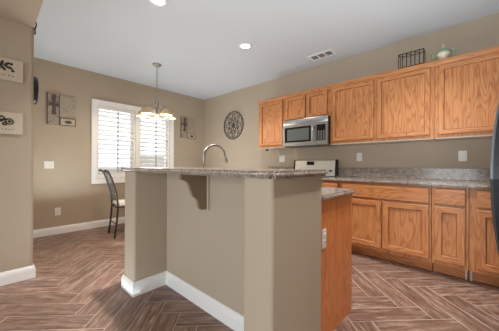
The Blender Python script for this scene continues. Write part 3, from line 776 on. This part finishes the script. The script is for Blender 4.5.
def canvas(z0, z1, label, kind):
    x0, x1 = -0.10, 0.222; y = YL
    t = thing('canvas_print', label, 'picture', ((x0 + x1) / 2, y, z0), 'canvas prints on the wall end')
    obj('canvas', box(x0, x1, y - 0.02, y - 0.001, z0, z1, 0.003), 'canvas', t)
    bm = bm_new(); yy = y - 0.0215; H = z1 - z0
    def blob(cx, cz, rx, rz, rot=0, n=12):
        pts = [(cx + rx * math.cos(2 * PI * k / n) * math.cos(rot) - rz * math.sin(2 * PI * k / n) * math.sin(rot), cz + rx * math.cos(2 * PI * k / n) * math.sin(rot) + rz * math.sin(2 * PI * k / n) * math.cos(rot)) for k in range(n)]
        add_prism(bm, pts, yy, yy + 0.0016, 'XZ')
    cx, cz = 0.085, z0 + H * 0.62
    if kind == 0:
        for dx, dz, a, l in ((-0.03, 0.0, 0.4, 0.03), (0.0, 0.02, 1.3, 0.032), (0.03, 0.022, 0.8, 0.026), (0.045, -0.005, -0.3, 0.028), (0.01, -0.018, -0.9, 0.026), (-0.055, -0.01, 0.1, 0.026), (-0.02, -0.03, 0.9, 0.02)):
            blob(cx + dx, cz + dz, l, 0.011, a)
        for dx, dz in ((0.06, 0.03), (0.07, -0.03)): blob(cx + dx, cz + dz, 0.012, 0.012)
    else:
        for dx, dz, r in ((0.05, -0.008, 0.024), (0.0, 0.02, 0.016), (-0.04, 0.0, 0.028), (0.02, -0.03, 0.012)):
            n = 14
            add_tube(bm, [(cx + dx + r * math.cos(2 * PI * k / n), yy, cz + dz + r * math.sin(2 * PI * k / n)) for k in range(n)], 0.006, 5, closed=True)
        blob(cx + 0.005, cz + 0.0, 0.03, 0.010, 0.6); blob(cx - 0.02, cz + 0.03, 0.032, 0.009, 0.2); blob(cx + 0.05, cz - 0.008, 0.012, 0.012)
    obj('fruit_motif', bm, 'ink', t)
    bm = bm_new(); rr = random.Random(3 + kind); x = -0.05
    while x < 0.17:
        w_ = rr.uniform(0.007, 0.012); h_ = rr.uniform(0.010, 0.016)
        add_box(bm, x, x + 0.003, yy, yy + 0.0016, z0 + H * 0.18, z0 + H * 0.18 + h_); add_box(bm, x + 0.003, x + w_, yy, yy + 0.0016, z0 + H * 0.18 + h_ * rr.choice((0, .4, .8)), z0 + H * 0.18 + h_ * 0.2 + 0.003)
        x += w_ + rr.uniform(0.010, 0.016)
    obj('inscription', bm, 'ink', t)
canvas(1.832, 2.026, 'upper cream canvas print with a dark leafy fruit motif', 0)
canvas(1.350, 1.546, 'lower cream canvas print with dark round fruit', 1)

# clock and hook on the far face of the wall end
ck = thing('wall_clock', 'dark round wall clock seen edge-on past the wall corner', 'clock', (XL, 3.33, 1.845))
bm = bm_new(); add_lathe(bm, [(0, 0.0), (0.135, 0.0), (0.145, 0.015), (0.14, 0.045), (0.12, 0.05), (0, 0.044)], (XL + 0.001, 3.33, 1.845), 32, 'X'); obj('case', bm, 'black', ck)
bm = bm_new(); add_lathe(bm, [(0.118, 0.0505), (0.0, 0.0505)], (XL + 0.001, 3.33, 1.845), 32, 'X'); obj('dial', bm, 'canvas', ck)
bm = bm_new(); add_box(bm, XL + 0.053, XL + 0.055, 3.326, 3.334, 1.84, 1.93); add_box(bm, XL + 0.0555, XL + 0.0575, 3.27, 3.335, 1.841, 1.849); obj('hand', bm, 'ink', ck)
hk = thing('iron_hook', 'small dark iron hook at the top of the wall corner', 'hook', (XL, YL + 0.03, 2.36))
obj('backplate', box(XL, XL + 0.004, YL + 0.03, YL + 0.05, 2.335, 2.475), 'iron', hk)
bm = bm_new(); add_tube(bm, [(XL + 0.004, YL + 0.04, 2.455), (XL + 0.016, YL + 0.04, 2.462), (XL + 0.020, YL + 0.04, 2.435), (XL + 0.013, YL + 0.04, 2.40), (XL + 0.006, YL + 0.04, 2.385)], 0.006, 8); obj('upper_scroll', bm, 'iron', hk)
bm = bm_new(); add_tube(bm, [(XL + 0.004, YL + 0.04, 2.385), (XL + 0.012, YL + 0.04, 2.375), (XL + 0.013, YL + 0.04, 2.35), (XL + 0.008, YL + 0.04, 2.34)], 0.005, 8); obj('lower_scroll', bm, 'iron', hk)

# ------------------------------------------------------------------ ceiling fixtures
def downlight(x, y, z, label, power):
    t = thing('ceiling_light', label, 'ceiling light', (x, y, z), 'recessed round ceiling lights')
    bm = bm_new(); add_lathe(bm, [(0.058, -0.003), (0.064, -0.008), (0.082, -0.006), (0.088, 0.0), (0.058, 0.0), (0.058, -0.003)], (x, y, z), 32); obj('trim_ring', bm, 'white', t)
    bm = bm_new(); add_lathe(bm, [(0, -0.0025), (0.057, -0.0025), (0.057, 0.0), (0, 0.0)], (x, y, z), 32); obj('lens', bm, 'lamp', t)
    can_or_fill_lamp(x, y, z - 0.012, power)
downlight(1.097, 2.19, ZC, 'lit round recessed ceiling light at the top edge above the island', 22)
downlight(2.290, 2.17, ZC, 'lit round recessed ceiling light between chandelier and air vent', 14)
can_or_fill_lamp(2.30, 0.30, ZC - 0.012, 13)  # this and the next three are unseen fill lamps, added without fixtures
can_or_fill_lamp(1.05, 0.10, ZC - 0.012, 9)
can_or_fill_lamp(-0.9, 1.2, ZS - 0.012, 3)
can_or_fill_lamp(-0.9, -1.6, ZS - 0.012, 9)

vt = thing('air_vent', 'white rectangular ceiling air vent with three grey louver banks', 'vent', (3.2, 1.535, ZC))
bm = bm_new(); vx0, vx1, vy0, vy1 = 3.115, 3.30, 1.36, 1.715
add_box(bm, vx0, vx0 + 0.03, vy0, vy1, ZC - 0.008, ZC); add_box(bm, vx1 - 0.03, vx1, vy0, vy1, ZC - 0.008, ZC)
cuts = [vy0, vy0 + 0.03]
bays = []
span = (vy1 - vy0 - 0.06 - 0.04) / 3
yy = vy0 + 0.03
add_box(bm, vx0 + 0.03, vx1 - 0.03, vy0, yy, ZC - 0.008, ZC)
for k in range(3):
    bays.append((yy, yy + span)); yy += span
    e = 0.02 if k < 2 else 0.03
    add_box(bm, vx0 + 0.03, vx1 - 0.03, yy, yy + e, ZC - 0.008, ZC); yy += e
obj('vent_frame', bm, 'white', vt)
for a, b in bays:
    bm = bm_new(); add_box(bm, vx0 + 0.03, vx1 - 0.03, a, b, ZC - 0.0015, ZC)
    n = 7
    for k in range(n):
        x = vx0 + 0.034 + (vx1 - vx0 - 0.068) * (k + 0.5) / n
        v = [bm.verts.new(p) for p in ((x - 0.004, a, ZC - 0.0015), (x - 0.004, b, ZC - 0.0015), (x + 0.003, b, ZC - 0.007), (x + 0.003, a, ZC - 0.007), (x + 0.0, a, ZC - 0.0015), (x + 0.0, b, ZC - 0.0015))]
        bm.faces.new((v[0], v[1], v[2], v[3])); bm.faces.new((v[4], v[5], v[2], v[3]))
    obj('louver_bank', bm, 'vent_dark', vt)

# chandelier
cxx, cyy = 1.79, 3.60
ch = thing('chandelier', 'brushed nickel chandelier with frosted glass bell shades before the window', 'chandelier', (cxx, cyy, 1.85))
bm = bm_new(); add_lathe(bm, [(0, ZC), (0.065, ZC), (0.065, ZC - 0.012), (0.045, ZC - 0.028), (0.012, ZC - 0.036), (0, ZC - 0.036)], (cxx, cyy, 0), 28); obj('canopy', bm, 'nickel', ch)
bm = bm_new(); z = ZC - 0.034; k = 0
while z > 2.14:
    pts = []
    for j in range(10):
        a = 2 * PI * j / 10; u, v = 0.010 * math.cos(a), 0.019 * math.sin(a)
        pts.append((cxx + (u if k % 2 else 0), cyy + (0 if k % 2 else u), z - 0.017 + v))
    add_tube(bm, pts, 0.0032, 6, closed=True); z -= 0.029; k += 1
obj('chain', bm, 'nickel', ch)
bm = bm_new(); add_lathe(bm, [(0, 2.15), (0.012, 2.14), (0.012, 2.10), (0.026, 2.07), (0.03, 2.04), (0.016, 2.0), (0.012, 1.94), (0.03, 1.90), (0.038, 1.87), (0.02, 1.84), (0.012, 1.82), (0.016, 1.81), (0, 1.795)], (cxx, cyy, 0), 20); obj('centre_column', bm, 'nickel', ch)
for k in range(5):
    a = math.radians(65 + 72 * k); ca, sa = math.cos(a), math.sin(a)
    def P(r, z): return (cxx + r * ca, cyy + r * sa, z)
    bm = bm_new(); pts = [P(0.02, 1.86)]
    for j in range(1, 13):
        t = j / 12; pts.append(P(0.02 + 0.195 * t, 1.86 + 0.135 * math.sin(PI * 0.80 * t) ))
    add_tube(bm, pts, 0.0065, 8); ar = obj('arm', bm, 'nickel', ch)
    zt = pts[-1][2]; c = P(0.215, 0)
    bm = bm_new(); add_lathe(bm, [(0, zt + 0.02), (0.022, zt + 0.018), (0.024, zt - 0.01), (0, zt - 0.01)], (c[0], c[1], 0), 16); obj('socket_cup', bm, 'nickel', ar)
    bm = bm_new(); add_lathe(bm, [(0.024, zt - 0.004), (0.045, zt - 0.018), (0.068, zt - 0.05), (0.082, zt - 0.09), (0.092, zt - 0.105), (0.088, zt - 0.106), (0.077, zt - 0.09), (0.063, zt - 0.052), (0.042, zt - 0.023), (0.022, zt - 0.010)], (c[0], c[1], 0), 24); obj('shade', bm, 'shade', ar)
    bm = bm_new(); add_lathe(bm, [(0, zt - 0.02), (0.014, zt - 0.03), (0.028, zt - 0.065), (0.022, zt - 0.09), (0, zt - 0.098)], (c[0], c[1], 0), 14); obj('bulb', bm, 'bulb', ar)
    l = bpy.data.lights.new('chandelier_lamp', 'POINT'); l.energy = 4.5; l.color = (1, 0.86, 0.66); l.shadow_soft_size = 0.05
    lo = bpy.data.objects.new('chandelier_lamp', l); COL.objects.link(lo); lo.location = (c[0], c[1], zt - 0.13)

# ------------------------------------------------------------------ dining set
def dining_chair(loc, rz):
    t = thing('dining_chair', 'dark metal dining chair with slatted back and white seat by the island', 'chair', (0, 0, 0))
    # local frame: front towards +X, rear legs at x = 0
    hw = 0.175
    for s in (-1, 1):
        bm = bm_new()
        pts = [(-0.03, s * hw, 0), (0.0, s * hw, 0.25), (0.015, s * hw, 0.46), (-0.005, s * hw * 0.98, 0.65), (-0.07, s * hw * 0.96, 0.88), (-0.11, s * hw * 0.95, 0.97), (-0.145, s * hw * 0.95, 0.995), (-0.165, s * hw * 0.95, 0.985)]
        add_tube(bm, pts, [0.013] * 5 + [0.014, 0.016, 0.018], 10); obj('rear_leg', bm, 'chair_metal', t)
        bm = bm_new(); add_tube(bm, [(0.42, s * 0.20, 0), (0.405, s * 0.205, 0.25), (0.39, s * 0.205, 0.455)], 0.0125, 10); obj('front_leg', bm, 'chair_metal', t)
    bm = bm_new(); add_tube(bm, [(0.005, -hw, 0.448), (0.39, -0.205, 0.448), (0.40, 0.205, 0.448), (0.005, hw, 0.448)], 0.011, 8, closed=True)
    add_tube(bm, [(0.0, -hw, 0.20), (0.0, hw, 0.20)], 0.007, 8); add_tube(bm, [(0.40, -0.205, 0.25), (0.40, 0.205, 0.25)], 0.007, 8)
    obj('seat_frame', bm, 'chair_metal', t)
    bm = box(0.015, 0.42, -0.205, 0.205, 0.458, 0.515); bmesh.ops.bevel(bm, geom=list(bm.edges), offset=0.022, segments=4, affect='EDGES'); obj('seat', bm, 'fabric', t, smooth=True)
    bm = bm_new()
    add_tube(bm, [(-0.105, -hw * 0.95, 0.96), (-0.125, 0, 0.975), (-0.105, hw * 0.95, 0.96)], 0.011, 8)
    add_tube(bm, [(0.008, -hw, 0.55), (0.0, 0, 0.55), (0.008, hw, 0.55)], 0.009, 8)
    obj('back_rail', bm, 'chair_metal', t)
    for k in range(3):
        y = -hw + 2 * hw * (k + 1) / 4
        bm = bm_new(); add_tube(bm, [(0.002, y, 0.55), (-0.015, y, 0.67), (-0.066, y, 0.85), (-0.115, y * 0.97, 0.97)], 0.005, 7); obj('back_slat', bm, 'chair_metal', t)
    t.location = loc; t.rotation_euler = (0, 0, rz)
dining_chair((1.30, 3.97, 0), math.radians(-5))
tb = thing('dining_table', 'round dark dining table mostly hidden behind the island', 'table', (2.05, 3.80, 0))
bm = bm_new(); add_lathe(bm, [(0, 0.715), (0.50, 0.715), (0.515, 0.73), (0.515, 0.742), (0.505, 0.75), (0, 0.75)], (2.05, 3.80, 0), 48); obj('table_top', bm, 'wood_dark', tb)
bm = bm_new(); add_lathe(bm, [(0.10, 0.03), (0.06, 0.08), (0.045, 0.2), (0.06, 0.45), (0.05, 0.6), (0.10, 0.715), (0, 0.715)], (2.05, 3.80, 0), 24); obj('pedestal', bm, 'wood_dark', tb)
bm = bm_new(); add_lathe(bm, [(0, 0), (0.28, 0), (0.28, 0.018), (0.12, 0.035), (0, 0.035)], (2.05, 3.80, 0), 32); obj('base', bm, 'wood_dark', tb)
